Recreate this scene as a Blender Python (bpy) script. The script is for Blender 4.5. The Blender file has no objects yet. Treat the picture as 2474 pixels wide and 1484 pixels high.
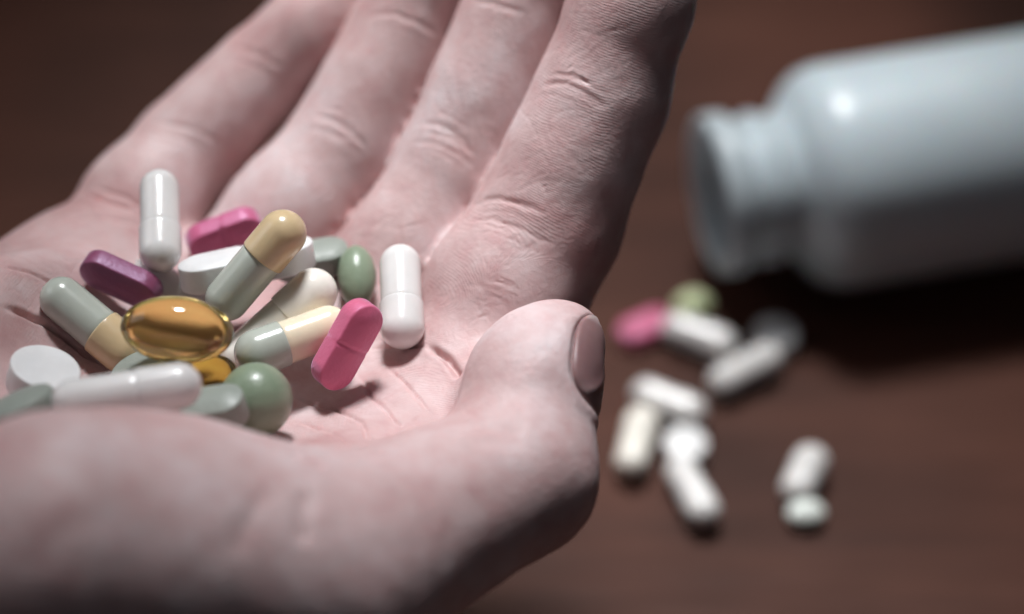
import bpy, bmesh, math, random
import numpy as np
from mathutils import Matrix, Vector, noise

random.seed(4); np.random.seed(4)
S = bpy.context.scene
COL = S.collection

# ------------------------------------------------------------------ camera, world, light, exposure
ELEV = math.radians(45.0)          # the camera looks down at the table by this angle
DIST = 460.0                       # mm, camera to the middle of the hand
TABLE_DROP = 98.0                  # mm, table surface under that point
FPX = 2473 * 100 / 36              # focal length in picture units (picture 2473 x 1484)
ce, se = math.cos(ELEV), math.sin(ELEV)
# local hand frame (mm): X right, Y up in the view, Z toward the viewer -> world metres
R3 = np.array([[1, 0, 0], [0, se, -ce], [0, ce, se]], dtype=np.float64)
ORIGIN = np.array([0, 0, TABLE_DROP * 0.001])
def W(p):
    p = np.asarray(p, dtype=np.float64)
    return p @ R3.T * 0.001 + ORIGIN
def at(px, py, z=0.0):
    s = (DIST - z) / FPX
    return np.array([(px - 1236.5) * s, (742 - py) * s, z])
def at_table(px, py, h=0.0):       # point h mm above the table
    k1, k2 = (px - 1236.5) / FPX, (742 - py) / FPX
    # ce*Y + se*Z = -TABLE_DROP + h with Y = k2*(DIST-Z)
    z = (-TABLE_DROP + h - ce * k2 * DIST) / (se - ce * k2)
    return np.array([k1 * (DIST - z), k2 * (DIST - z), z])

cam = bpy.data.cameras.new('camera')
cam.lens = 100; cam.sensor_width = 36; cam.clip_start = 0.02; cam.clip_end = 50
cam.dof.use_dof = True
cam.dof.focus_distance = (DIST - 8.0) * 0.001
cam.dof.aperture_fstop = 5.6
cam_o = bpy.data.objects.new('camera', cam); COL.objects.link(cam_o)
cam_o.location = W([0, 0, DIST])
cam_o.rotation_euler = (math.pi / 2 - ELEV, 0, 0)
S.camera = cam_o

world = bpy.data.worlds.new('World'); S.world = world; world.use_nodes = True
bg = world.node_tree.nodes['Background']
bg.inputs['Color'].default_value = (0.86, 0.90, 1.0, 1); bg.inputs['Strength'].default_value = 0.042

def area(name, direction, dist, size, power, color, spread=180, target=(0, 0, 0.06), sizey=None):
    l = bpy.data.lights.new(name, 'AREA'); l.energy = power; l.color = color
    l.shape = 'RECTANGLE'; l.size = size; l.size_y = sizey or size; l.spread = math.radians(spread)
    o = bpy.data.objects.new(name, l); COL.objects.link(o)
    d = Vector(direction).normalized(); o.location = Vector(target) + d * dist
    o.rotation_euler = (-d).to_track_quat('-Z', 'Y').to_euler()
    return o
def spot(name, direction, dist, power, color, size, radius, target):
    l = bpy.data.lights.new(name, 'SPOT'); l.energy = power; l.color = color
    l.spot_size = math.radians(size); l.spot_blend = 1.0; l.shadow_soft_size = radius
    o = bpy.data.objects.new(name, l); COL.objects.link(o)
    d = Vector(direction).normalized(); o.location = Vector(target) + d * dist
    o.rotation_euler = (-d).to_track_quat('-Z', 'Y').to_euler()
spot('key_spot_light', (-0.04, 0.46, 0.87), 0.75, 34.0, (0.96, 0.975, 1.0), 22, 0.08, (0.010, -0.016, 0.10))  # key light from above and behind, cone shaped to pool on the hand
spot('added_table_light', (-0.08, 0.45, 0.88), 0.80, 96.0, (0.98, 0.98, 0.97), 12.8, 0.13, (0.014, 0.104, 0.0))  # extra spot added to brighten the table and bottle, no real lamp
area('added_fill_light', (-0.80, 0.20, 0.50), 0.9, 0.45, 0.38, (0.97, 0.97, 1.0), 120, (0, 0, 0.10))  # soft fill added from the left for the fingers, no real window

S.view_settings.view_transform = 'Standard'; S.view_settings.look = 'None'
S.view_settings.gamma = 1.0; S.view_settings.exposure = 0.0
S.view_settings.use_curve_mapping = False
S.cycles.use_denoising = True
S.cycles.max_bounces = 8; S.cycles.diffuse_bounces = 3; S.cycles.glossy_bounces = 3; S.cycles.transmission_bounces = 8
S.cycles.adaptive_threshold = 0.02
S.cycles.sample_clamp_indirect = 4.0

# ------------------------------------------------------------------ material helpers
def srgb(r, g, b):
    f = lambda c: ((c / 255) / 12.92 if c / 255 <= 0.04045 else ((c / 255 + 0.055) / 1.055) ** 2.4)
    return (f(r), f(g), f(b), 1)
class NT:
    def __init__(s, name):
        s.m = bpy.data.materials.new(name); s.m.use_nodes = True
        s.t = s.m.node_tree; s.p = s.t.nodes['Principled BSDF']
    def n(s, typ, **kw):
        nd = s.t.nodes.new(typ)
        for k, v in kw.items():
            if k in nd.inputs: nd.inputs[k].default_value = v
            else: setattr(nd, k, v)
        return nd
    def l(s, a, b): s.t.links.new(a, b)
    def math(s, op, a, b=None, c=None):
        nd = s.t.nodes.new('ShaderNodeMath'); nd.operation = op
        for i, v in enumerate((a, b, c)):
            if v is None: continue
            if hasattr(v, 'links'): s.l(v, nd.inputs[i])
            else: nd.inputs[i].default_value = v
        return nd.outputs[0]
    def noise(s, vec, scale, detail=3, rough=0.55):
        nd = s.n('ShaderNodeTexNoise', Scale=scale, Detail=detail, Roughness=rough)
        s.l(vec, nd.inputs['Vector']); return nd.outputs['Fac']
    def ramp(s, fac, stops):
        nd = s.t.nodes.new('ShaderNodeValToRGB'); e = nd.color_ramp.elements
        while len(e) > 1: e.remove(e[-1])
        e[0].position, e[0].color = stops[0]
        for p, c in stops[1:]:
            q = e.new(p); q.color = c
        s.l(fac, nd.inputs[0]); return nd.outputs[0]
    def mix(s, fac, a, b, typ='MIX'):
        nd = s.t.nodes.new('ShaderNodeMix'); nd.data_type = 'RGBA'; nd.blend_type = typ
        for i, v in ((0, fac), (6, a), (7, b)):
            if hasattr(v, 'links'): s.l(v, nd.inputs[i])
            else: nd.inputs[i].default_value = v
        return nd.outputs[2]
    def bump(s, h, strength, dist, prev=None):
        nd = s.n('ShaderNodeBump', Strength=strength, Distance=dist)
        s.l(h, nd.inputs['Height'])
        if prev is not None: s.l(prev, nd.inputs['Normal'])
        return nd.outputs[0]
    def set(s, **kw):
        for k, v in kw.items(): s.p.inputs[k.replace('_', ' ')].default_value = v

def coords(t): return t.n('ShaderNodeTexCoord').outputs['Object']

def mat_coated(name, col, rough=0.25, coat=0.3, sss=0.0, bump=0.05, bscale=900, var=0.06, sheen=None):
    t = NT(name); co = coords(t)
    nz = t.noise(co, 160, 4)
    a = tuple(min(1, c * (1 - var)) for c in col[:3]) + (1,); b = tuple(min(1, c * (1 + var)) for c in col[:3]) + (1,)
    t.l(t.ramp(nz, [(0.3, a), (0.7, b)]), t.p.inputs['Base Color'])
    t.set(Roughness=rough, Coat_Weight=coat, Coat_Roughness=0.22, Subsurface_Weight=sss, Subsurface_Scale=0.002, IOR=1.45)
    t.p.inputs['Subsurface Radius'].default_value = (1.0, 0.8, 0.7)
    if sheen: t.set(Sheen_Weight=sheen[0], Sheen_Roughness=0.4, Sheen_Tint=sheen[1], IOR=1.75, Specular_Tint=sheen[1])
    h = t.noise(co, bscale, 3)
    rn = t.math('MULTIPLY_ADD', t.noise(co, 400, 3), 0.16, rough - 0.08); t.l(rn, t.p.inputs['Roughness'])
    t.l(t.bump(h, bump, 0.0006), t.p.inputs['Normal'])
    return t.m

# ------------------------------------------------------------------ signed distance tools (mm)
def smin(a, b, k):
    h = np.maximum(k - np.abs(a - b), 0) / k
    return np.minimum(a, b) - h * h * k * 0.25
def smax(a, b, k): return -smin(-a, -b, k)
def cone(p, a, b, ra, rb):
    a = np.asarray(a, np.float32); b = np.asarray(b, np.float32)
    ba = b - a; pa = p - a
    h = np.clip(pa @ ba / np.float32(ba @ ba), 0, 1)
    q = pa - h[:, None] * ba
    return np.sqrt(np.einsum('ij,ij->i', q, q)) - (ra + (rb - ra) * h)
def frame(zdir, xhint):
    z = np.asarray(zdir, float); z = z / np.linalg.norm(z)
    x = np.asarray(xhint, float); x = x - z * (x @ z); x = x / np.linalg.norm(x)
    return np.array([x, np.cross(z, x), z])
def ellip(p, c, M, r):
    q = (p - np.asarray(c, np.float32)) @ np.asarray(M, np.float32).T
    r = np.asarray(r, np.float32)
    k0 = np.linalg.norm(q / r, axis=1); k1 = np.linalg.norm(q / (r * r), axis=1)
    return k0 * (k0 - 1) / np.maximum(k1, 1e-6)

# ------------------------------------------------------------------ the hand's skeleton
FING = {  # joints (picture x, y, depth mm) and radii mm: knuckle, middle joint, end joint, tip
 'index':  ([(1105, 985, -8), (1222, 715, -12), (1320, 545, -12), (1452, 235, -9), (1530, 0, -6), (1585, -190, -3)], [13.5, 12.7, 11.9, 10.6, 9.4, 7.6]),
 'middle': ([(846, 836, -24), (978, 645, -26), (1110, 397, -26), (1248, 60, -24), (1328, -140, -21), (1404, -310, -19)], [12.4, 10.8, 10.2, 9.5, 8.9, 7.4]),
 'ring':   ([(540, 750, -32), (692, 548, -35), (844, 343, -36), (974, 88, -36), (1066, -88, -34), (1148, -258, -33)], [12.0, 10.8, 9.8, 9.0, 8.5, 7.0]),
 'pinky':  ([(228, 700, -34), (337, 512, -41), (450, 369, -46), (637, 178, -47), (750, 76, -46), (870, -33, -45)], [11.8, 10.0, 9.1, 8.0, 7.6, 6.2]),
}
for k in FING: FING[k] = ([at(*q) for q in FING[k][0]], FING[k][1])
PALMAR = np.array([-0.35, 0.30, 0.89])
NUP = np.array([0, 0.819, 0.574])               # palm normal in the local frame
WR = np.array([-92, -44, 48.0])                 # wrist
LAT = np.array([0.86, -0.2, 0.46])
BACK = np.array([-0.62, -0.42, 0.66]); BACK /= np.linalg.norm(BACK)
T_CMC = np.array([-65, -35.0, 62.0]); T_MCP = at(750, 1405, 43); T_IP = at(1246, 1150, 21)
T_MID = at(1300, 930, 13); T_TIP = at(1362, 828, 9)

def hand_sdf(p):
    p = np.asarray(p, np.float32)
    # palm: four metacarpals
    wristpts = {'index': WR + LAT * 14, 'middle': WR + LAT * 5, 'ring': WR - LAT * 6, 'pinky': WR - LAT * 16}
    palm = None
    for k, r0 in (('index', 15), ('middle', 15), ('ring', 14.5), ('pinky', 14)):
        d = cone(p, FING[k][0][0], wristpts[k], FING[k][1][0] + 0.3, r0)
        palm = d if palm is None else smin(palm, d, 11)
    # forearm
    d = cone(p, WR, WR + BACK * 120, 23, 29); palm = smin(palm, d, 16)
    # hypothenar pad
    palm = smin(palm, ellip(p, [-86, -9, 2], frame(BACK, NUP), [15, 15, 30]), 8)
    palm = smin(palm, ellip(p, at(105, 722, -25), frame(BACK, NUP), [12, 12, 15]), 8)
    # pads under the finger roots
    for k, o in (('index', 3.0), ('middle', 3.0), ('ring', 2.5), ('pinky', 3.5)):
        c = FING[k][0][0] + NUP * o
        palm = smin(palm, ellip(p, c, frame(LAT, NUP), [11.5, 12.5, 12]), 6)
    # hollow of the palm
    palm = smax(palm, -ellip(p, [-42, -1, 15], frame(NUP, LAT), [37, 34, 17]), 7)
    # thumb
    th = cone(p, T_CMC, T_MCP, 20, 15.5)
    th = smin(th, ellip(p, (T_CMC * 0.55 + T_MCP * 0.45) + np.array([-2, 5.5, -6]), frame(T_MCP - T_CMC, NUP), [16.5, 16.5, 27]), 8)
    th2 = cone(p, T_MCP, T_IP, 16.5, 12.2)
    th = smin(th, th2, 9)
    dist = cone(p, T_IP, T_MID, 11.8, 9.4)
    dist = smin(dist, cone(p, T_MID, T_TIP, 9.4, 6.5), 4)
    dist = smin(dist, ellip(p, at(1268, 925, 15), frame(T_TIP - T_IP, [-1, 0, 0.3]), [8.5, 9, 13]), 5)
    th = smin(th, dist, 4)
    # web between thumb and palm
    web = cone(p, at(700, 1270, 30), at(1000, 1240, 2), 10.5, 9.5)
    palm = smin(palm, web, 8)
    d = smin(palm, th, 6)
    # fingers
    fin = None
    for k in FING:
        J, Rr = FING[k]
        f = None
        for i in range(len(J) - 1):
            c = cone(p, J[i], J[i + 1], Rr[i], Rr[i + 1]); f = c if f is None else smin(f, c, 4)
        for (i, j, s) in ((1, 2, 0.15), (2, 3, 0.5), (3, 5, 0.45)):
            b = J[j] - J[i]; L = np.linalg.norm(b)
            c = J[i] + b * s; r = Rr[i] * (1 - s) + Rr[j] * s
            M = frame(b, PALMAR)
            f = smin(f, ellip(p, c + M[0] * (1.1 if i != 1 else 1.7), M, [r * 0.95, r * 0.98, L * 0.62 if i != 1 else L * 0.85]), 3)
        fin = f if fin is None else smin(fin, f, 0.3)
    d = smin(d, fin, 3.2)
    return d

def sdf_chunks(p, n=200000):
    return np.concatenate([hand_sdf(p[i:i + n]) for i in range(0, len(p), n)])
def sdf_grad(p, e=0.35):
    p = np.asarray(p, np.float32)
    v = np.array([[1, -1, -1], [-1, -1, 1], [-1, 1, -1], [1, 1, 1]], np.float32)
    g = np.zeros_like(p); m = np.zeros(len(p), np.float32)
    for w in v:
        d = sdf_chunks(p + w * e); g += d[:, None] * w; m += d
    n = np.linalg.norm(g, axis=1)
    return m / 4, g / np.maximum(n[:, None], 1e-9), n / (4 * e)

def vnormals(P, F):
    a, b = P[F[:, 2]] - P[F[:, 0]], P[F[:, 3]] - P[F[:, 1]]
    fn = np.cross(a, b); n = np.zeros_like(P)
    for c in range(3):
        w = sum(np.bincount(F[:, k], fn[:, c], len(P)) for k in range(4)); n[:, c] = w
    return n / np.maximum(np.linalg.norm(n, axis=1), 1e-9)[:, None]
def ray_hit(px, py):
    o = np.array([0, 0, DIST]); t = np.array([at(x, y, 0) for x, y in zip(px, py)]) - o
    t /= np.linalg.norm(t, axis=1)[:, None]
    s = np.full(len(px), 330.0)
    for _ in range(45):
        s = s + 0.9 * hand_sdf(o + t * s[:, None])
    return o + t * s[:, None], s < 560

# ---- surface nets
def surface_nets(lo, hi, h):
    n = np.ceil((np.array(hi) - lo) / h).astype(int) + 1
    xs = [lo[i] + h * np.arange(n[i]) for i in range(3)]
    n = ((n + 3) // 4) * 4; xs = [lo[i] + h * np.arange(n[i]) for i in range(3)]
    B = n // 4                                   # blocks of 4 x 4 x 4 samples; only those near the skin are filled in
    bc = [xs[i].reshape(-1, 4).mean(1) for i in range(3)]
    g = np.stack(np.meshgrid(*bc, indexing='ij'), -1).reshape(-1, 3).astype(np.float32)
    dB = sdf_chunks(g)
    V = np.repeat(np.repeat(np.repeat(dB.reshape(B), 4, 0), 4, 1), 4, 2)
    blk = np.argwhere((np.abs(dB) < h * 4.6).reshape(B))
    off = np.stack(np.meshgrid(*[np.arange(4)] * 3, indexing='ij'), -1).reshape(-1, 3)
    ii = (blk[:, None, :] * 4 + off[None]).reshape(-1, 3)
    V[tuple(ii.T)] = sdf_chunks((np.array(lo) + h * ii).astype(np.float32))
    ins = V < 0
    acc = np.zeros(tuple(n - 1) + (3,), np.float32); cnt = np.zeros(tuple(n - 1), np.float32)
    corners = [(i, j, k) for i in (0, 1) for j in (0, 1) for k in (0, 1)]
    sl = lambda c: tuple(slice(c[a], n[a] - 1 + c[a]) for a in range(3))
    for c in corners:
        for a in range(3):
            if c[a]: continue
            c2 = list(c); c2[a] = 1
            va, vb = V[sl(c)], V[sl(c2)]
            m = (va < 0) != (vb < 0)
            t = np.where(m, va / np.where(m, va - vb, 1), 0)
            for b in range(3):
                acc[..., b] += np.where(m, c[b] + (t if b == a else 0), 0)
            cnt += m
    act = cnt > 0
    idx = np.full(act.shape, -1, int); idx[act] = np.arange(act.sum())
    cell = np.argwhere(act)
    pts = np.array(lo) + h * (cell + acc[act] / cnt[act][:, None])
    quads = []
    for a in range(3):
        b, c = (a + 1) % 3, (a + 2) % 3
        s0 = [slice(None)] * 3; s1 = [slice(None)] * 3
        s0[a] = slice(0, n[a] - 1); s1[a] = slice(1, n[a])
        A, B = ins[tuple(s0)], ins[tuple(s1)]
        e = np.argwhere(A != B)
        e = e[(e[:, b] > 0) & (e[:, c] > 0) & (e[:, b] < n[b] - 1) & (e[:, c] < n[c] - 1)]
        f = A[tuple(e.T)]
        def cid(db, dc):
            q = e.copy(); q[:, b] += db; q[:, c] += dc
            return idx[tuple(q.T)]
        q = np.stack([cid(-1, -1), cid(0, -1), cid(0, 0), cid(-1, 0)], 1)
        q[~f] = q[~f][:, ::-1]
        quads.append(q)
    return pts, np.concatenate(quads)

def mesh_np(name, verts, faces):
    me = bpy.data.meshes.new(name)
    faces = np.asarray(faces); k = faces.shape[1]
    me.vertices.add(len(verts)); me.vertices.foreach_set('co', np.asarray(verts, np.float32).ravel())
    me.loops.add(faces.size); me.loops.foreach_set('vertex_index', faces.ravel().astype(np.int32))
    me.polygons.add(len(faces)); me.polygons.foreach_set('loop_start', (np.arange(len(faces)) * k).astype(np.int32))
    me.update(calc_edges=True); me.validate()
    me.polygons.foreach_set('use_smooth', np.ones(len(me.polygons), bool))
    return me

# ------------------------------------------------------------------ creases: lines lying on the skin
CREASES = [  # points (picture x, y), half width mm, depth mm
 ([(1135, 500), (1190, 478), (1255, 488), (1330, 520)], 0.75, 0.55),
 ([(1120, 530), (1190, 530), (1262, 555), (1340, 600)], 0.55, 0.45),
 ([(1160, 515), (1220, 510), (1290, 540)], 0.4, 0.3),
 ([(1300, 205), (1350, 200), (1405, 220), (1470, 265)], 0.7, 0.6),
 ([(1335, 178), (1390, 185), (1440, 205)], 0.5, 0.35),
 ([(1150, 690), (1200, 700), (1260, 725)], 0.35, 0.2),
 ([(1130, 730), (1190, 745)], 0.35, 0.2),
 ([(1010, 300), (1060, 303), (1110, 330), (1150, 375)], 0.7, 0.6),
 ([(990, 345), (1050, 345), (1105, 375), (1150, 410)], 0.5, 0.4),
 ([(1140, 5), (1200, 8), (1270, 35)], 0.7, 0.6),
 ([(745, 280), (800, 288), (850, 318), (890, 368)], 0.7, 0.6),
 ([(725, 305), (795, 318), (850, 350), (890, 390)], 0.5, 0.4),
 ([(885, 42), (945, 32), (1005, 52), (1065, 90)], 0.7, 0.6),
 ([(340, 292), (410, 298), (480, 318), (545, 355)], 0.7, 0.6),
 ([(330, 310), (410, 325), (500, 355)], 0.5, 0.35),
 ([(555, 112), (620, 128), (690, 170)], 0.7, 0.5),
 ([(125, 548), (200, 525), (270, 522), (345, 552), (420, 600)], 1.1, 1.1),
 ([(200, 470), (270, 486), (330, 515)], 0.6, 0.45),
 ([(225, 455), (300, 475), (350, 505)], 0.5, 0.3),
 ([(0, 742), (60, 757), (115, 787), (200, 850), (300, 905)], 0.9, 0.8),
 ([(0, 640), (80, 660), (150, 700)], 0.5, 0.3),
 ([(1030, 835), (1075, 862), (1105, 900), (1120, 930)], 0.9, 0.9),
 ([(880, 845), (960, 835), (1030, 835)], 0.7, 0.5),
 ([(700, 960), (800, 985), (870, 1015), (905, 1100)], 0.6, 0.4),
 ([(860, 900), (900, 960), (960, 1020), (1000, 1060)], 0.5, 0.35),
 ([(930, 880), (990, 940), (1050, 1010)], 0.45, 0.3),
 ([(720, 1020), (800, 1045), (880, 1090)], 0.45, 0.3),
 ([(1072, 1052), (1130, 1034), (1200, 1034), (1280, 1048)], 1.6, 0.45),
 ([(1110, 1072), (1190, 1066), (1290, 1072)], 1.5, 0.3),
 ([(560, 1350), (600, 1260), (650, 1180)], 1.8, 0.4),
 ([(740, 1320), (730, 1250), (745, 1180)], 1.6, 0.5),
 ([(690, 1090), (740, 1110), (790, 1130)], 1.0, 0.8),
 ([(60, 1400), (150, 1290), (300, 1210)], 2.4, 0.2),
]

# clusters of finer lines beside the finger creases
for pts, w, dep in list(CREASES[:17]):
    for q in range(5):
        o = random.uniform(-1, 1) * 30; a, b = sorted((random.uniform(0, 0.5), random.uniform(0.5, 1)))
        P_ = np.array(pts, float); ln = P_[-1] - P_[0]; nrm = np.array([ln[1], -ln[0]]) / np.linalg.norm(ln)
        t = np.linspace(a, b, 5) * (len(P_) - 1)
        CREASES.append(([(np.interp(u, range(len(P_)), P_[:, 0]) + nrm[0] * o, np.interp(u, range(len(P_)), P_[:, 1]) + nrm[1] * o + random.uniform(-5, 5)) for u in t], random.uniform(0.26, 0.36), random.uniform(0.06, 0.15)))
CREASES = [(p, w * (0.62 if w < 1.5 else 0.9), d * (0.34 if i < 17 else 1.45 if i < 27 else 0.9)) for i, (p, w, d) in enumerate(CREASES)]
# short fine lines over the palm and fingers: centre, spread, main direction (degrees), count
for cx, cy, sx, sy, ang, n in ((1190, 690, 110, 110, -20, 12), (1190, 690, 100, 100, 60, 6), (1290, 400, 90, 110, -25, 16), (1290, 400, 70, 110, 65, 10), (900, 1000, 130, 80, 40, 26), (900, 1000, 130, 80, -35, 18),
                               (90, 690, 110, 90, 25, 22), (90, 690, 110, 80, -50, 12), (950, 560, 90, 90, -25, 16), (700, 430, 90, 90, -55, 14), (300, 430, 100, 80, 40, 16), (1060, 260, 60, 90, 60, 10), (120, 850, 110, 60, 30, 12), (1450, 110, 90, 90, -20, 10)):
    for _ in range(n):
        x, y = cx + random.gauss(0, 0.6) * sx, cy + random.gauss(0, 0.6) * sy
        a = math.radians(ang + random.gauss(0, 14)); L = random.uniform(18, 75); bend = random.uniform(-0.5, 0.5)
        pts = []
        for u in np.linspace(-0.5, 0.5, 5):
            pts.append((x + L * u * math.cos(a + bend * u), y + L * u * math.sin(a + bend * u)))
        CREASES.append((pts, random.uniform(0.2, 0.3), random.uniform(0.03, 0.085)))

def crease_field(P):
    out = np.zeros(len(P), np.float32)
    lines = []
    for pts, w, dep in CREASES:
        pts = np.array(pts, float)
        # resample with a slight wobble
        seg = np.r_[0, np.cumsum(np.linalg.norm(np.diff(pts, axis=0), axis=1))]
        t = np.linspace(0, seg[-1], max(5, int(seg[-1] / 20)))
        x = np.interp(t, seg, pts[:, 0]); y = np.interp(t, seg, pts[:, 1])
        x[1:-1] += np.random.randn(len(x) - 2) * 1.5; y[1:-1] += np.random.randn(len(x) - 2) * 1.5
        lines.append((x, y, w, dep))
    Q, OK = ray_hit(np.concatenate([l[0] for l in lines]), np.concatenate([l[1] for l in lines]))
    pos = 0
    order = np.argsort(P[:, 0]); xs = P[order, 0]
    for x, y, w, dep in lines:
        q, ok = Q[pos:pos + len(x)], OK[pos:pos + len(x)]; pos += len(x); q = q[ok]
        if len(q) < 2: continue
        lo, hi = q.min(0) - 4 * w, q.max(0) + 4 * w
        cand = order[np.searchsorted(xs, lo[0]):np.searchsorted(xs, hi[0])]
        pc = P[cand]
        k = ((pc > lo) & (pc < hi)).all(1); sel, pc = cand[k], pc[k]
        if not len(sel): continue
        d = np.full(len(sel), 1e9); f = np.ones(len(sel))
        for i in range(len(q) - 1):
            a, b = q[i], q[i + 1]; ba = b - a; L2 = ba @ ba
            if L2 > 64 or L2 < 1e-9: continue
            pa = pc - a; h = np.clip(pa @ ba / L2, 0, 1)
            dd = np.linalg.norm(pa - h[:, None] * ba, axis=1)
            s = (i + h) / (len(q) - 1)
            fade = np.clip(np.minimum(s, 1 - s) * 5, 0, 1)
            f = np.where(dd < d, fade, f); d = np.minimum(dd, d)
        g = np.exp(-(d / w) ** 2) - 0.07 * np.exp(-((d - 2.1 * w) / (1.2 * w)) ** 2)
        out[sel] -= (dep * f * g).astype(np.float32)
    return out

# nail frame on the thumb's end
N_AX = T_TIP - T_MID; N_AX = at(1398, 768, 8) - at(1350, 1005, 12); N_L = np.linalg.norm(N_AX); N_AX = N_AX / N_L
N_D = np.array([0.955, 0.0, 0.29]); N_F = frame(N_AX, N_D)   # x dorsal, y side, z along
N_O = at(1318, 1003, 11)
def nail_uv(P):
    q = (P - N_O) @ N_F.T
    return q[:, 2] / N_L, np.arctan2(q[:, 1], q[:, 0]), np.hypot(q[:, 0], q[:, 1])
NAIL_W = math.radians(62)
def nail_mask(P):
    s, th, r = nail_uv(P)
    a = np.abs((s - 0.52) / 0.50); b = np.abs(th / NAIL_W)
    e = (a ** 3.2 + b ** 3.2) ** (1 / 3.2)
    return e, s, r

def build_hand(m_skin, m_nail):
    lo, hi = np.array([-150., -120, -68]), np.array([40., 82, 150])
    pts, quads = surface_nets(lo, hi, 1.35)
    for _ in range(1):
        d, g, m = sdf_grad(pts); pts = pts - g * (d / np.maximum(m, 0.5))[:, None]
    me = mesh_np('hand_base', pts, quads)
    o = bpy.data.objects.new('hand_base', me); COL.objects.link(o)
    md = o.modifiers.new('s', 'SUBSURF'); md.levels = 2; md.subdivision_type = 'CATMULL_CLARK'
    dg = bpy.context.evaluated_depsgraph_get(); ev = o.evaluated_get(dg); m2 = ev.to_mesh()
    P = np.empty(len(m2.vertices) * 3, np.float32); m2.vertices.foreach_get('co', P); P = P.reshape(-1, 3)
    F = np.empty(len(m2.loops), np.int32); m2.loops.foreach_get('vertex_index', F); F = F.reshape(-1, 4)
    ev.to_mesh_clear(); bpy.data.objects.remove(o); bpy.data.meshes.remove(me)
    g = vnormals(P, F)
    base = P.astype(np.float64)
    disp = crease_field(base)
    # soft unevenness of the flesh
    q = base
    lump = (np.sin(q[:, 0] * .55 + 1.3 * np.sin(q[:, 1] * .31)) * np.sin(q[:, 1] * .47 + 1.1 * np.sin(q[:, 2] * .37)) * np.sin(q[:, 2] * .5 + .7 + np.sin(q[:, 0] * .29)))
    disp = disp + 0.07 * lump
    # nail bed
    e, s, r = nail_mask(base)
    near = r < 14
    bed = np.where(near, np.clip((1.06 - e) / 0.10, 0, 1), 0); bed = bed * bed * (3 - 2 * bed)
    fold = np.where(near & (s < 0.9), np.exp(-((e - 1.16) / 0.10) ** 2), 0)
    disp = disp - 0.75 * bed + 0.18 * fold
    P = base + g * disp[:, None]
    # ridge direction field: distance along the nearest bones
    bones = []
    for k in FING:
        J = FING[k][0]; acc = 0.0
        for i in range(1, len(J) - 1):
            bones.append((J[i], J[i + 1], acc, 1.0)); acc += np.linalg.norm(J[i + 1] - J[i])
    bones.append((T_IP, T_TIP, 0, 1.0)); bones.append((T_MCP, T_IP, -38, 1.0))
    num = np.zeros(len(base)); den = np.zeros(len(base)) + 1e-9
    for a, b, s0, w in bones:
        ba = b - a; L = np.linalg.norm(ba); pa = base - a; t = pa @ ba / L
        h = np.clip(t, 0, L); dd = np.linalg.norm(pa - (h / L)[:, None] * ba, axis=1)
        wt = np.exp(-np.maximum(dd - 9, 0) / 2.0) + 1e-12
        num += wt * (s0 + t); den += wt
    # palm: slanting arcs
    c = at(1010, 1130, 8); pr = np.linalg.norm(base - c, axis=1)
    wt = np.full(len(base), 0.02); num += wt * pr; den += wt
    u = num / den
    me = mesh_np('hand', W(P) , F)
    if len(me.vertices) == len(u):
        at_ = me.attributes.new('ridge', 'FLOAT', 'POINT'); at_.data.foreach_set('value', u.astype(np.float32))
    ob = bpy.data.objects.new('hand', me); COL.objects.link(ob)
    me.materials.append(m_skin)
    ob['label'] = 'open right hand, palm up with cupped fingers, holding the pile of pills'; ob['category'] = 'hand'
    # thumbnail: shell marched onto the thumb's surface
    NS, NT_ = 26, 26
    top = []
    for i in range(NS + 1):
        for j in range(NT_ + 1):
            a = -1 + 2 * i / NS; b = -1 + 2 * j / NT_
            # square to superellipse
            rr = max(abs(a), abs(b)); 
            if rr > 0:
                k = rr / (abs(a) ** 3.2 + abs(b) ** 3.2) ** (1 / 3.2); a, b = a * k, b * k
            top.append((0.52 + 0.5 * a, b * NAIL_W * 0.985, a, b))
    top = np.array(top)
    dirs = np.cos(top[:, 1])[:, None] * N_F[0] + np.sin(top[:, 1])[:, None] * N_F[1]
    o_ = N_O + N_F[2] * (top[:, 0] * N_L)[:, None]
    rad = np.full(len(top), 13.0)
    for _ in range(60): rad = rad - 0.7 * hand_sdf(o_ + dirs * rad[:, None])
    e = (np.abs(top[:, 2]) ** 3.2 + np.abs(top[:, 3]) ** 3.2) ** (1 / 3.2)
    # smooth the radius so that the plate is an even arch
    G = rad.reshape(NS + 1, NT_ + 1)
    for _ in range(6):
        Gp = np.pad(G, 1, mode='edge'); G = (Gp[:-2, 1:-1] + Gp[2:, 1:-1] + Gp[1:-1, :-2] + Gp[1:-1, 2:] + 2 * Gp[1:-1, 1:-1]) / 6
    rad = G.ravel() + 0.05 - 0.30 * np.clip((e - 0.75) / 0.25, 0, 1) ** 2
    up = o_ + dirs * rad[:, None]; dn = o_ + dirs * (rad - 0.5)[:, None]
    V = np.concatenate([up, dn]); n0 = len(up); Fq = []
    ix = lambda i, j: i * (NT_ + 1) + j
    for i in range(NS):
        for j in range(NT_):
            Fq.append((ix(i, j), ix(i + 1, j), ix(i + 1, j + 1), ix(i, j + 1)))
            Fq.append((n0 + ix(i, j), n0 + ix(i, j + 1), n0 + ix(i + 1, j + 1), n0 + ix(i + 1, j)))
    for i in range(NS):
        for j in (0, NT_):
            Fq.append((ix(i, j), ix(i + 1, j), n0 + ix(i + 1, j), n0 + ix(i, j)))
    for j in range(NT_):
        for i in (0, NS):
            Fq.append((ix(i, j), ix(i, j + 1), n0 + ix(i, j + 1), n0 + ix(i, j)))
    mn = mesh_np('thumbnail', W(V), np.array(Fq))
    bm = bmesh.new(); bm.from_mesh(mn); bmesh.ops.recalc_face_normals(bm, faces=bm.faces); bm.to_mesh(mn); bm.free()
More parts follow.
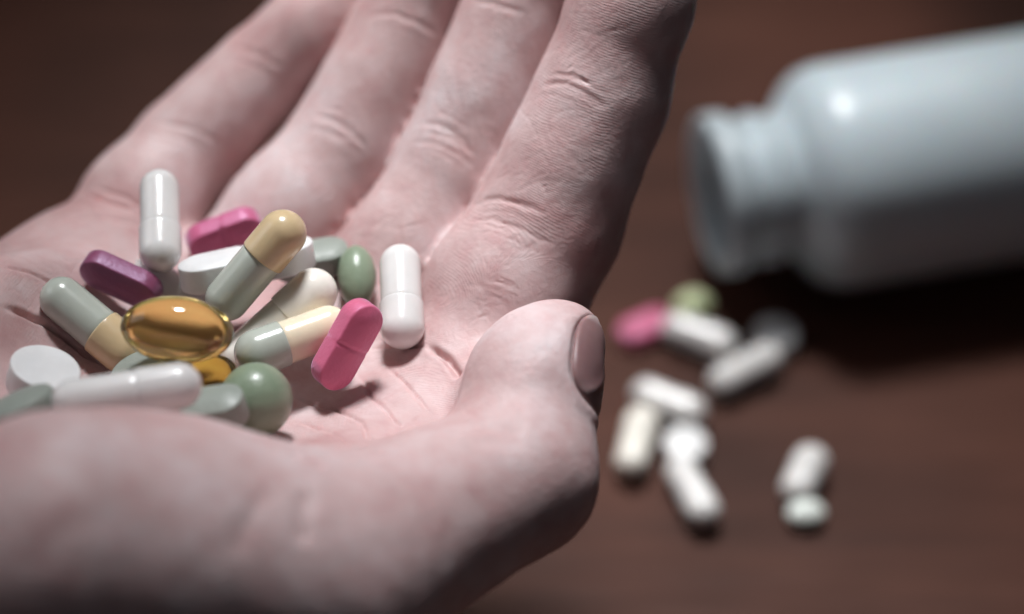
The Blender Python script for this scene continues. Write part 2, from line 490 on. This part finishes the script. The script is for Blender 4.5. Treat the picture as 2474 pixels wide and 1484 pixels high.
    mn.polygons.foreach_set('use_smooth', np.ones(len(mn.polygons), bool))
    na = mn.attributes.new('nail_s', 'FLOAT', 'POINT')
    if len(mn.vertices) == 2 * len(top): na.data.foreach_set('value', np.tile(top[:, 2] * 0.5 + 0.5, 2).astype(np.float32))
    mn.materials.append(m_nail)
    no = bpy.data.objects.new('thumbnail', mn); COL.objects.link(no); no.parent = ob
    no['label'] = 'short trimmed thumbnail'
    return ob

def mat_skin():
    t = NT('skin'); co = coords(t); t.p.subsurface_method = 'BURLEY'
    n1 = t.noise(co, 45, 4, 0.6); n2 = t.noise(co, 220, 4, 0.6)
    base = t.ramp(n1, [(0.3, srgb(180, 142, 141)), (0.5, srgb(200, 172, 171)), (0.72, srgb(214, 196, 197))])
    base = t.mix(t.math('MULTIPLY', t.ramp(n2, [(0.42, (0, 0, 0, 1)), (0.7, (1, 1, 1, 1))]), 0.33), base, srgb(182, 125, 125))
    t.l(base, t.p.inputs['Base Color'])
    t.set(Subsurface_Weight=0.35, Subsurface_Scale=0.0022, Roughness=0.5, IOR=1.45, Specular_IOR_Level=0.5)
    t.p.inputs['Subsurface Radius'].default_value = (1.0, 0.45, 0.42)
    att = t.n('ShaderNodeAttribute'); att.attribute_name = 'ridge'
    u = att.outputs['Fac']
    wob = t.math('MULTIPLY', t.math('SUBTRACT', t.noise(co, 260, 2, 0.5), 0.5), 0.9)
    wob2 = t.math('MULTIPLY', t.math('SUBTRACT', t.noise(co, 45, 1, 0.5), 0.5), 3.0)
    ph = t.math('MULTIPLY', t.math('ADD', t.math('ADD', u, wob), wob2), 2 * math.pi / 0.44)
    ridge = t.math('SINE', ph)
    strong = t.math('MULTIPLY', ridge, t.ramp(t.noise(co, 130, 4, 0.7), [(0.38, (.05, .05, .05, 1)), (0.62, (1, 1, 1, 1))]))
    b1 = t.bump(strong, 0.4, 0.000038)
    vor = t.n('ShaderNodeTexVoronoi', Scale=700.0); vor.feature = 'DISTANCE_TO_EDGE'; t.l(co, vor.inputs['Vector'])
    b2 = t.bump(vor.outputs['Distance'], 0.35, 0.0002, b1)
    # finer dry lines across the palm
    b3 = t.bump(t.noise(co, 420, 5, 0.65), 0.4, 0.0004, b2)
    t.l(b3, t.p.inputs['Normal'])
    t.l(t.math('MULTIPLY_ADD', t.noise(co, 300, 3), 0.22, 0.42), t.p.inputs['Roughness'])
    return t.m
def mat_nail():
    t = NT('nail'); co = coords(t)
    c = t.ramp(t.noise(co, 150, 3), [(0.3, srgb(126, 94, 95)), (0.7, srgb(140, 108, 108))])  # base darkened to paint in the shade on the nail's side
    at_ = t.n('ShaderNodeAttribute'); at_.attribute_name = 'nail_s'
    c = t.mix(t.ramp(at_.outputs['Fac'], [(0.0, (0.6, 0.6, 0.6, 1)), (0.16, (0.25, 0.25, 0.25, 1)), (0.24, (0, 0, 0, 1)), (0.9, (0, 0, 0, 1)), (0.94, (0.85, 0.85, 0.85, 1)), (1.0, (0.9, 0.9, 0.9, 1))]), c, srgb(172, 152, 150))
    t.l(c, t.p.inputs['Base Color'])
    t.set(Roughness=0.45, Subsurface_Weight=0.2, Subsurface_Scale=0.002, Specular_IOR_Level=0.4)
    t.l(t.bump(t.noise(co, 500, 2), 0.12, 0.0003), t.p.inputs['Normal'])
    return t.m

# ------------------------------------------------------------------ table
def mat_wood():
    t = NT('dark_wood'); co = coords(t)
    mp = t.n('ShaderNodeMapping'); mp.inputs['Scale'].default_value = (4, 38, 4); mp.inputs['Rotation'].default_value = (0, 0, 0.25)
    t.l(co, mp.inputs['Vector'])
    g = t.noise(mp.outputs[0], 1.6, 6, 0.62); g2 = t.noise(mp.outputs[0], 9, 4, 0.6)
    c = t.ramp(g, [(0.3, srgb(51, 31, 25)), (0.5, srgb(69, 42, 34)), (0.7, srgb(89, 56, 45))])
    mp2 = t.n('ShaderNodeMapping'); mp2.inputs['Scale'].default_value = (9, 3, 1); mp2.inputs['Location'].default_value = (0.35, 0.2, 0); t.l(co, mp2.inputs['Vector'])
    c = t.mix(t.ramp(t.noise(mp2.outputs[0], 1.0, 2), [(0.38, (0, 0, 0, 1)), (0.62, (0.6, 0.6, 0.6, 1))]), c, srgb(120, 74, 59))  # light pool beside the hand painted into the wood as a paler band
    c = t.mix(t.math('MULTIPLY', g2, 0.5), c, srgb(44, 28, 23))
    t.l(c, t.p.inputs['Base Color']); t.set(Roughness=0.55, Specular_IOR_Level=0.1)
    t.l(t.math('MULTIPLY_ADD', g2, 0.2, 0.5), t.p.inputs['Roughness'])
    t.l(t.bump(g2, 0.15, 0.0005), t.p.inputs['Normal'])
    return t.m
bm = bmesh.new()
bmesh.ops.create_cube(bm, size=1, matrix=Matrix.Translation((0, 0.35, -0.0155)) @ Matrix.Diagonal((2.6, 2.4, 0.03, 1)))
bmesh.ops.bevel(bm, geom=[e for e in bm.edges], offset=0.003, segments=3, affect='EDGES')
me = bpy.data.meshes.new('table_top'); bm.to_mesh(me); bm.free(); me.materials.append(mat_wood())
for v in me.vertices: v.co.z += 0.0005
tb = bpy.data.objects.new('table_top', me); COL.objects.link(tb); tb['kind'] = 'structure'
tb['label'] = 'dark brown wooden table top under the hand and bottle'

hand = build_hand(mat_skin(), mat_nail())

# ------------------------------------------------------------------ pills
def lathe(profile, seg=40):
    """profile: (z, r) from bottom to top; closed at both ends when r == 0"""
    V, Fc = [], []
    rings = []
    for z, r in profile:
        if r < 1e-6: V.append((0, 0, z)); rings.append([len(V) - 1])
        else:
            b = len(V)
            for i in range(seg):
                a = 2 * math.pi * i / seg; V.append((r * math.cos(a), r * math.sin(a), z))
            rings.append(list(range(b, b + seg)))
    for A, B in zip(rings[:-1], rings[1:]):
        for i in range(seg):
            j = (i + 1) % seg
            if len(A) == 1 and len(B) == 1: continue
            if len(A) == 1: Fc.append((A[0], B[j], B[i]))
            elif len(B) == 1: Fc.append((A[i], A[j], B[0]))
            else: Fc.append((A[i], A[j], B[j], B[i]))
    return V, Fc
def mesh_from(name, V, Fc, mat):
    me = bpy.data.meshes.new(name); me.from_pydata([tuple(c * 0.001 for c in v) for v in V], [], Fc); me.update()
    me.polygons.foreach_set('use_smooth', np.ones(len(me.polygons), bool))
    me.materials.append(mat); return me
def dome(z0, r, sgn, n=12):
    return [(z0 + sgn * r * math.sin(t), r * math.cos(t)) for t in [math.pi / 2 * i / n for i in range(n + 1)]]

def loc_matrix(pos, axis_z, axis_x):
    """4x4 world matrix: pos in local mm, axes in the local frame"""
    M = frame(axis_z, axis_x)              # rows x, y, z in the local frame
    Mw = (R3 @ M.T)
    m = Matrix(Mw.tolist()).to_4x4(); m.translation = Vector(W(pos)); return m

def capsule(label, pos, axis, L, R, m_body, m_cap, group, split=0.08, name='capsule'):
    """cap (wider) toward +axis"""
    root = bpy.data.objects.new(name, None); root.empty_display_size = 0.004; COL.objects.link(root)
    xh = [0, 0, 1] if abs(axis[2]) < 0.9 * np.linalg.norm(axis) else [1, 0, 0]
    root.matrix_world = loc_matrix(pos, axis, xh)
    h = L / 2; rb = R * 0.93; j = split * L
    pb = dome(-h + rb, rb, -1)[::-1] + [(j * 0.5, rb), (j + 1.5, rb), (j + 1.6, 0)]
    pc = [(j + 0.02, rb * 0.97), (j, R * 0.975), (j + 0.05, R * 0.992), (j + 0.22, R), (j + 0.8, R * 0.997), (j + 1.4, R)] + dome(h - R, R, 1)
    for nm, pr, m in (('body', pb, m_body), ('cap', pc, m_cap)):
        V, Fc = lathe(pr, 48)
        ob = bpy.data.objects.new(nm, mesh_from(nm, V, Fc, m)); COL.objects.link(ob); ob.parent = root
    root['label'] = label; root['category'] = 'capsule'; root['group'] = group
    return root

def stadium(hl, r, n_arc=20, n_line=36):
    pts = []
    for i in range(n_line): pts.append((-hl + 2 * hl * i / n_line, -r))
    for i in range(n_arc): a = -math.pi / 2 + math.pi * i / n_arc; pts.append((hl + r * math.cos(a), r * math.sin(a)))
    for i in range(n_line): pts.append((hl - 2 * hl * i / n_line, r))
    for i in range(n_arc): a = math.pi / 2 + math.pi * i / n_arc; pts.append((-hl + r * math.cos(a), r * math.sin(a)))
    return pts
def tablet(label, pos, normal, longdir, hl, r, thick, crown, mat, group, score=False, bevel=0.35, flat_bevel=0.0, name='tablet'):
    """oblong (hl>0) or round (hl=0) tablet; crown = height of the domed faces"""
    if hl > 0: out = stadium(hl, r)
    else: out = [(r * math.cos(2 * math.pi * i / 64), r * math.sin(2 * math.pi * i / 64)) for i in range(64)]
    n = len(out); V, Fc, rings = [], [], []
    def ring(s, z, crownf=None):
        b = len(V)
        for (x, y) in out:
            if hl > 0:   # shrink toward the spine
                sx = max(-hl, min(hl, x)); X, Y = sx + (x - sx) * s, y * s
                if s < 0.02: X = sx
            else: X, Y = x * s, y * s
            zz = z
            if score and abs(z) > thick * 0.45:
                zz = z - math.copysign(0.26 * math.exp(-(X / 0.36) ** 2) * min(1, (1 - s) * 12 + 0.55), z)
            V.append((X, Y, zz))
        rings.append(list(range(b, b + n)))
    hz = thick / 2
    bs = bevel / r
    prof = []
    for s in [0.0, 0.15, 0.3, 0.45, 0.6, 0.72, 0.82, 0.9]:
        prof.append((s * (1 - bs - flat_bevel), hz + crown * (1 - s * s)))
    if flat_bevel > 0:
        prof += [((1 - bs - flat_bevel), hz), ((1 - bs * 0.6), hz - flat_bevel * r * 0.55), (1 - bs * 0.1, hz - flat_bevel * r * 0.55 - bevel * 0.35)]
        zb = hz - flat_bevel * r * 0.55 - bevel * 0.9
    else:
        prof += [(1 - bs, hz + crown * 0.05), (1 - bs * 0.55, hz - bevel * 0.12), (1 - bs * 0.18, hz - bevel * 0.45)]
        zb = hz - bevel
    prof += [(1.0, zb)]
    for s, z in prof: ring(s, z)
    for s, z in prof[::-1]: ring(s, -z)
    for A, B in zip(rings[:-1], rings[1:]):
        for i in range(n):
            j = (i + 1) % n; Fc.append((A[i], B[i], B[j], A[j]))
    bm = bmesh.new(); vs = [bm.verts.new((x * .001, y * .001, z * .001)) for x, y, z in V]
    for f in Fc: bm.faces.new([vs[i] for i in f])
    bmesh.ops.remove_doubles(bm, verts=bm.verts, dist=1e-6); bmesh.ops.recalc_face_normals(bm, faces=bm.faces)
    me = bpy.data.meshes.new(name); bm.to_mesh(me); bm.free()
    me.polygons.foreach_set('use_smooth', np.ones(len(me.polygons), bool)); me.materials.append(mat)
    ob = bpy.data.objects.new(name, me); COL.objects.link(ob)
    ob.matrix_world = loc_matrix(pos, normal, longdir)
    ob['label'] = label; ob['category'] = 'tablet'; ob['group'] = group
    return ob
def softgel(label, pos, axis, xh, radii, mat, group, name='softgel', cat='softgel', seam=0.0):
    V, Fc = lathe([(-math.cos(math.pi * i / 40), math.sin(math.pi * i / 40) if 0 < i < 40 else 0) for i in range(41)], 64)
    V = [(x * radii[0], y * radii[1], z * radii[2]) for x, y, z in V]
    if seam:
        V = [(x * (1 + seam * math.exp(-(y / 0.35) ** 2)), y, z * (1 + seam * math.exp(-(y / 0.35) ** 2))) for x, y, z in V]
    ob = bpy.data.objects.new(name, mesh_from(name, V, Fc, mat)); COL.objects.link(ob)
    ob.matrix_world = loc_matrix(pos, axis, xh)
    ob['label'] = label; ob['category'] = cat; ob['group'] = group
    return ob

white_c = mat_coated('white_gelatin', srgb(222, 219, 217), 0.22, 0.5, 0.25, 0.03)
ivory_c = mat_coated('ivory_gelatin', srgb(243, 237, 227), 0.20, 0.5, 0.1, 0.03)
sage_c = mat_coated('sage_gelatin', srgb(180, 185, 175), 0.22, 0.5, 0.12, 0.04)
tan_c = mat_coated('tan_gelatin', srgb(208, 184, 146), 0.22, 0.5, 0.25, 0.04)
cream_c = mat_coated('cream_gelatin', srgb(238, 222, 196), 0.22, 0.5, 0.3, 0.04)
white_t = mat_coated('white_tablet_coat', srgb(222, 221, 221), 0.45, 0.08, 0.15, 0.12)
pink_t = mat_coated('pink_tablet_coat', srgb(206, 96, 128), 0.5, 0.05, 0.1, 0.2, 1400, 0.05, (0.9, (0.85, 0.7, 1.0, 1)))
purple_t = mat_coated('purple_tablet_coat', srgb(126, 56, 86), 0.48, 0.05, 0.1, 0.2, 1400, 0.05, (0.7, (0.85, 0.7, 1.0, 1)))
mauve_t = mat_coated('mauve_tablet_coat', srgb(190, 88, 124), 0.5, 0.05, 0.1, 0.2, 1400, 0.05, (0.9, (0.85, 0.7, 1.0, 1)))
grey_t = mat_coated('grey_green_tablet_coat', srgb(140, 146, 138), 0.5, 0.08, 0.05, 0.25, 900)
green_s = mat_coated('green_shell', srgb(128, 142, 120), 0.36, 0.25, 0.05, 0.28, 520)
def mat_gel(name, col, rough=0.02):
    t = NT(name); co = coords(t)
    t.l(t.ramp(t.noise(co, 90, 2), [(0.3, col), (0.7, tuple(min(1, c * 1.06) for c in col[:3]) + (1,))]), t.p.inputs['Base Color'])
    t.set(Transmission_Weight=0.95, Roughness=rough, IOR=1.42)
    t.l(t.bump(t.noise(co, 120, 2), 0.06, 0.0006), t.p.inputs['Normal'])
    return t.m
amber = mat_gel('amber_gel', srgb(254, 220, 140)); gold = mat_gel('gold_gel', srgb(214, 190, 90), 0.08)

def direction(ang, tilt):
    """ang: degrees in the view, 0 right, 90 up; tilt: degrees toward the viewer"""
    a, t = math.radians(ang), math.radians(tilt)
    return np.array([math.cos(a) * math.cos(t), math.sin(a) * math.cos(t), math.sin(t)])

GP = 'pills in the palm'; GT = 'pills spilled on the table'
# pills in the palm: key, picture centre, depth mm, then shape
# (axis angle in view, tilt toward viewer), sizes in mm
Z = {'w_hidden': -7.75, 'grey_back': -13.59, 'pink_back': -18.61, 'w_left': -6.68, 'caplet': -3.86, 'purple': -3.01, 'oval': -9.67, 'w_right': -1.19, 'sage_left': 5.19, 'tan_top': 4.46, 'ivory': 1.75, 'sage_front': 8.22, 'pink_front': 10.16, 'grey_under': 13.36, 'gold': 16.26, 'amber': 18.72, 'green_ball': 19.23, 'grey_front': 27.57, 'round': 18.74, 'grey_left': 34.55, 'w_front': 36.42}
def PZ(k): return Z.get(k, 0.0)
def D(a, t): return direction(a, t)
PILLS = [
 dict(k='w_hidden', t='cap', c=(425, 712), ax=D(-38, 10), L=17.5, R=3.4, m=('white', 'white'), lab='white capsule almost hidden behind the purple tablet'),
 dict(k='grey_back', t='tab', c=(752, 628), n=D(95, 38), ld=D(8, -8), hl=3.0, r=3.3, th=4.6, cr=0.3, fb=0.22, m='grey', lab='grey-green thick tablet at the back, behind the large white caplet'),
 dict(k='pink_back', t='tab', c=(541, 563), n=D(-66, 38), ld=D(24, -6), hl=3.4, r=3.1, th=3.3, cr=0.7, score=1, m='mauve', lab='mauve-pink scored oblong tablet on its edge at the back of the pile'),
 dict(k='w_left', t='cap', c=(386, 533), ax=D(-85, 31), L=19, R=3.5, m=('white', 'white'), lab='white capsule standing upright at the left, leaning on the little finger'),
 dict(k='caplet', t='tab', c=(597, 640), n=D(98, 21), ld=D(16, -10), hl=7.2, r=4.0, th=5.2, cr=0.35, fb=0.22, score=1, m='whitet', lab='large white scored caplet under the tan and grey-green capsule'),
 dict(k='purple', t='tab', c=(293, 676), n=D(-118, 42), ld=D(-29, 8), hl=3.7, r=3.2, th=3.3, cr=0.7, m='purple', lab='purple oblong tablet at the left above the amber softgel'),
 dict(k='oval', t='gel', c=(862, 668), ax=D(94, -24), xh=[1, 0, 0], r=(3.2, 3.2, 5.5), m='green', lab='green oval pill standing beside the right white capsule'),
 dict(k='w_right', t='cap', c=(969, 716), ax=D(-87, 32), L=19, R=3.6, m=('white', 'white'), lab='white capsule standing upright at the right against the index finger'),
 dict(k='sage_left', t='cap', c=(225, 785), ax=D(-39, 8), L=20.5, R=3.9, m=('sage', 'tan'), lab='grey-green and tan capsule at the far left, tan end under the amber softgel'),
 dict(k='tan_top', t='cap', c=(617, 642), ax=D(49, 10), L=21.5, R=3.85, m=('sage', 'tan'), lab='tan and grey-green capsule lying on top, tan end pointing up'),
 dict(k='ivory', t='cap', c=(672, 782), ax=D(42, -2), L=23, R=3.9, m=('ivory', 'ivory'), lab='ivory capsule lying between the tan capsule and the cream one'),
 dict(k='sage_front', t='cap', c=(706, 822), ax=D(200, 18), L=19.5, R=3.75, m=('cream', 'sage'), lab='grey-green and cream capsule in front, partly behind the pink tablet'),
 dict(k='pink_front', t='tab', c=(838, 832), n=D(-36, 48), ld=D(53, 14), hl=4.3, r=3.3, th=3.5, cr=0.7, score=1, m='pink', lab='bright pink scored oblong tablet at the front right of the pile'),
 dict(k='grey_under', t='tab', c=(365, 908), n=D(100, 32), ld=D(0, 0), hl=0, r=6.3, th=2.6, cr=0.9, m='grey', lab='grey-green round tablet lying under the amber softgel'),
 dict(k='gold', t='gel', c=(506, 906), ax=D(12, 0), xh=[0, 1, 0], r=(2.9, 2.9, 4.0), m='gold', seam=.08, lab='small golden softgel peeking out under the amber one'),
 dict(k='amber', t='gel', c=(428, 797), ax=D(-5, 0), xh=[0, 1, 0], r=(5.3, 5.3, 8.8), m='amber', lab='large clear amber oval softgel on top of the pile'),
 dict(k='green_ball', t='gel', c=(618, 967), ax=D(80, 20), xh=[1, 0, 0], r=(5.7, 5.7, 5.9), m='green', lab='round green pill at the front of the pile'),
 dict(k='grey_front', t='tab', c=(517, 990), n=D(105, 38), ld=D(8, 8), hl=1.7, r=3.4, th=4.4, cr=0.7, m='grey', lab='grey-green thick tablet in front of the round green pill'),
 dict(k='round', t='tab', c=(104, 912), n=D(70, 33), ld=D(0, 0), hl=0, r=5.5, th=4.4, cr=0.12, bev=.3, m='whitet', lab='white flat round tablet at the left'),
 dict(k='grey_left', t='tab', c=(48, 985), z0=50, n=D(112, 16), ld=D(0, 0), hl=0, r=5.6, th=2.6, cr=0.8, m='grey', lab='grey-green round tablet at the left edge, below the white round one'),
 dict(k='w_front', z0=42, t='cap', c=(306, 950), ax=D(8, -4), L=22.5, R=3.5, m=('white', 'white'), lab='white capsule lying across the front of the pile'),
]
MATS = dict(mauve=mauve_t, white=white_c, ivory=ivory_c, sage=sage_c, tan=tan_c, cream=cream_c, whitet=white_t, pink=pink_t, purple=purple_t, grey=grey_t, green=green_s, amber=amber, gold=gold)
def make_pill(d, pos, grp):
    if d['t'] == 'cap': return capsule(d['lab'], pos, d['ax'], d['L'], d['R'], MATS[d['m'][0]], MATS[d['m'][1]], grp)
    if d['t'] == 'tab': return tablet(d['lab'], pos, d['n'], d['ld'], d['hl'], d['r'], d['th'], d['cr'], MATS[d['m']], grp, bool(d.get('score')), d.get('bev', 0.35), d.get('fb', 0.0))
    return softgel(d['lab'], pos, d['ax'], d['xh'], d['r'], MATS[d['m']], grp, seam=d.get('seam', 0))
#SETTLE
for d in PILLS: make_pill(d, at(*d['c'], PZ(d['k'])), GP)

# ------------------------------------------------------------------ pills on the table
UP = np.array([0, ce, se])         # world up in the local frame
def tdir(ang):
    a = math.radians(ang); al = math.atan2(math.sin(a) / se, math.cos(a))
    return np.array([math.cos(al), math.sin(al) * se, -math.sin(al) * ce])
TP = [
 dict(t='tab', c=(1556, 794), h=1.9, n=UP, ld=tdir(24), hl=2.8, r=3.2, th=3.2, cr=.7, m='pink', lab='pink tablet on the table beside a white capsule'),
 dict(t='gel', c=(1672, 740), h=3.3, ax=tdir(10), xh=UP, r=(3.3, 3.3, 4.2), m='palegreen', lab='pale green pill on the table nearest the bottle mouth'),
 dict(t='cap', c=(1690, 814), h=3.6, ax=tdir(-20), L=17, R=3.6, m=('white', 'white'), lab='white capsule on the table between the pink tablet and the green pill'),
 dict(t='tab', c=(1872, 815), h=2.0, n=UP, ld=tdir(0), hl=0, r=4.6, th=3.4, cr=.5, m='whitet', lab='white round tablet on the table in the shade of the bottle'),
 dict(t='cap', c=(1800, 893), h=3.5, ax=tdir(26), L=17.5, R=3.5, m=('white', 'white'), lab='white capsule on the table in front of the shaded round tablet'),
 dict(t='cap', c=(1615, 975), h=3.6, ax=tdir(-22), L=16.5, R=3.6, m=('white', 'white'), lab='white capsule on the table forming the top of a bent pair'),
 dict(t='cap', c=(1537, 1068), h=3.5, ax=tdir(72), L=17.5, R=3.5, m=('ivory', 'ivory'), lab='ivory capsule on the table closest to the thumb'),
 dict(t='tab', c=(1655, 1082), h=2.2, n=UP, ld=tdir(0), hl=0, r=4.4, th=3.6, cr=.5, m='whitet', lab='white round tablet on the table touching two white capsules'),
 dict(t='cap', c=(1672, 1188), h=3.5, ax=tdir(-62), L=17.5, R=3.5, m=('white', 'white'), lab='white capsule on the table below the unshaded round tablet'),
 dict(t='cap', c=(1942, 1148), h=3.6, ax=tdir(58), L=14.5, R=3.7, m=('white', 'white'), lab='white capsule lying apart at the right on the table'),
 dict(t='gel', c=(1946, 1240), h=2.3, ax=tdir(5), xh=UP, r=(2.3, 3.0, 3.8), m='offwhite', lab='pale greenish white pill on the table below the lone white capsule'),
]
MATS['palegreen'] = mat_coated('pale_green_shell', srgb(198, 208, 164), 0.35, 0.25, 0.1, 0.1)
MATS['offwhite'] = mat_coated('off_white_shell', srgb(222, 227, 221), 0.35, 0.25, 0.1, 0.1)
for d in TP: make_pill(d, at_table(*d['c'], d['h']), GT)

# ------------------------------------------------------------------ bottle
def build_bottle():
    t = NT('white_plastic'); co = coords(t)
    t.l(t.ramp(t.noise(co, 60, 3), [(0.3, srgb(202, 215, 222)), (0.7, srgb(210, 222, 228))]), t.p.inputs['Base Color'])
    t.set(Roughness=0.32, Subsurface_Weight=0.15, Subsurface_Scale=0.003, IOR=1.5)
    t.l(t.bump(t.noise(co, 300, 3), 0.06, 0.0005), t.p.inputs['Normal'])
    m = t.m
    t2 = NT('thin_white_plastic'); t2.l(t2.ramp(t2.noise(coords(t2), 60, 3), [(0.3, srgb(206, 218, 224)), (0.7, srgb(214, 225, 230))]), t2.p.inputs['Base Color']); t2.set(Roughness=0.32, IOR=1.5)
    tr = t2.n('ShaderNodeBsdfTranslucent'); tr.inputs['Color'].default_value = srgb(226, 232, 236)
    mx = t2.n('ShaderNodeMixShader'); mx.inputs[0].default_value = 0.28
    t2.l(t2.p.outputs[0], mx.inputs[1]); t2.l(tr.outputs[0], mx.inputs[2]); t2.l(mx.outputs[0], t2.t.nodes['Material Output'].inputs['Surface'])
    RB = 20.8; K = 1.14
    p0 = at_table(1712, 474, RB * K); p1 = at_table(2100, 412, RB * K)
    ax = p1 - p0; ax /= np.linalg.norm(ax)
    root = bpy.data.objects.new('pill_bottle', None); root.empty_display_size = .01; COL.objects.link(root)
    root.matrix_world = loc_matrix(p0, ax, UP) @ Matrix.Scale(K, 4)
    body = [(13, 12.0), (13.2, 13.4), (14.2, 13.6), (15.0, 14.4), (16.0, 16.4), (17.6, 18.4), (19.8, 20.0), (22.4, 20.7), (25, RB), (82, RB), (84.5, 20.2), (86, 18.6), (86.6, 16.5), (85.6, 14.5), (85.2, 0.0)]
    neck = [(30, 18.6), (24, 18.4), (20, 17.2), (17, 12.6), (14, 12.1), (0.6, 12.1), (0.1, 12.4), (0, 12.9), (0.0, 14.0), (0.4, 14.7), (3.4, 14.9), (4.4, 14.6), (4.9, 13.2), (6.2, 13.1), (13.1, 13.1), (13.6, 12.6)]
    for nm, pr in (('body', body), ('neck', neck)):
        V, Fc = lathe(pr, 72); o = bpy.data.objects.new(nm, mesh_from(nm, V, Fc, m if nm == 'body' else t2.m)); COL.objects.link(o); o.parent = root
        bm = bmesh.new(); bm.from_mesh(o.data); bmesh.ops.recalc_face_normals(bm, faces=bm.faces); bm.to_mesh(o.data); bm.free()
    # screw thread: a ridge winding twice round the neck
    V, Fc = [], []; N = 150; turns = 1.9
    for i in range(N + 1):
        a = 2 * math.pi * turns * i / N; z = 6.9 + 2.6 * turns * i / N
        w = min(1, i / 10, (N - i) / 10)
        for dz, dr in ((-0.9, -0.1), (-0.45, 1.0 * w), (0.45, 1.0 * w), (0.9, -0.1)):
            r = 13.1 + dr; V.append((r * math.cos(a), r * math.sin(a), z + dz))
    for i in range(N):
        for j in range(3): Fc.append((4 * i + j, 4 * i + j + 1, 4 * i + 5 + j, 4 * i + 4 + j))
    o = bpy.data.objects.new('thread', mesh_from('thread', V, Fc, m)); COL.objects.link(o); o.parent = root
    root['label'] = 'white plastic pill bottle lying open on its side on the table'; root['category'] = 'bottle'
build_bottle()
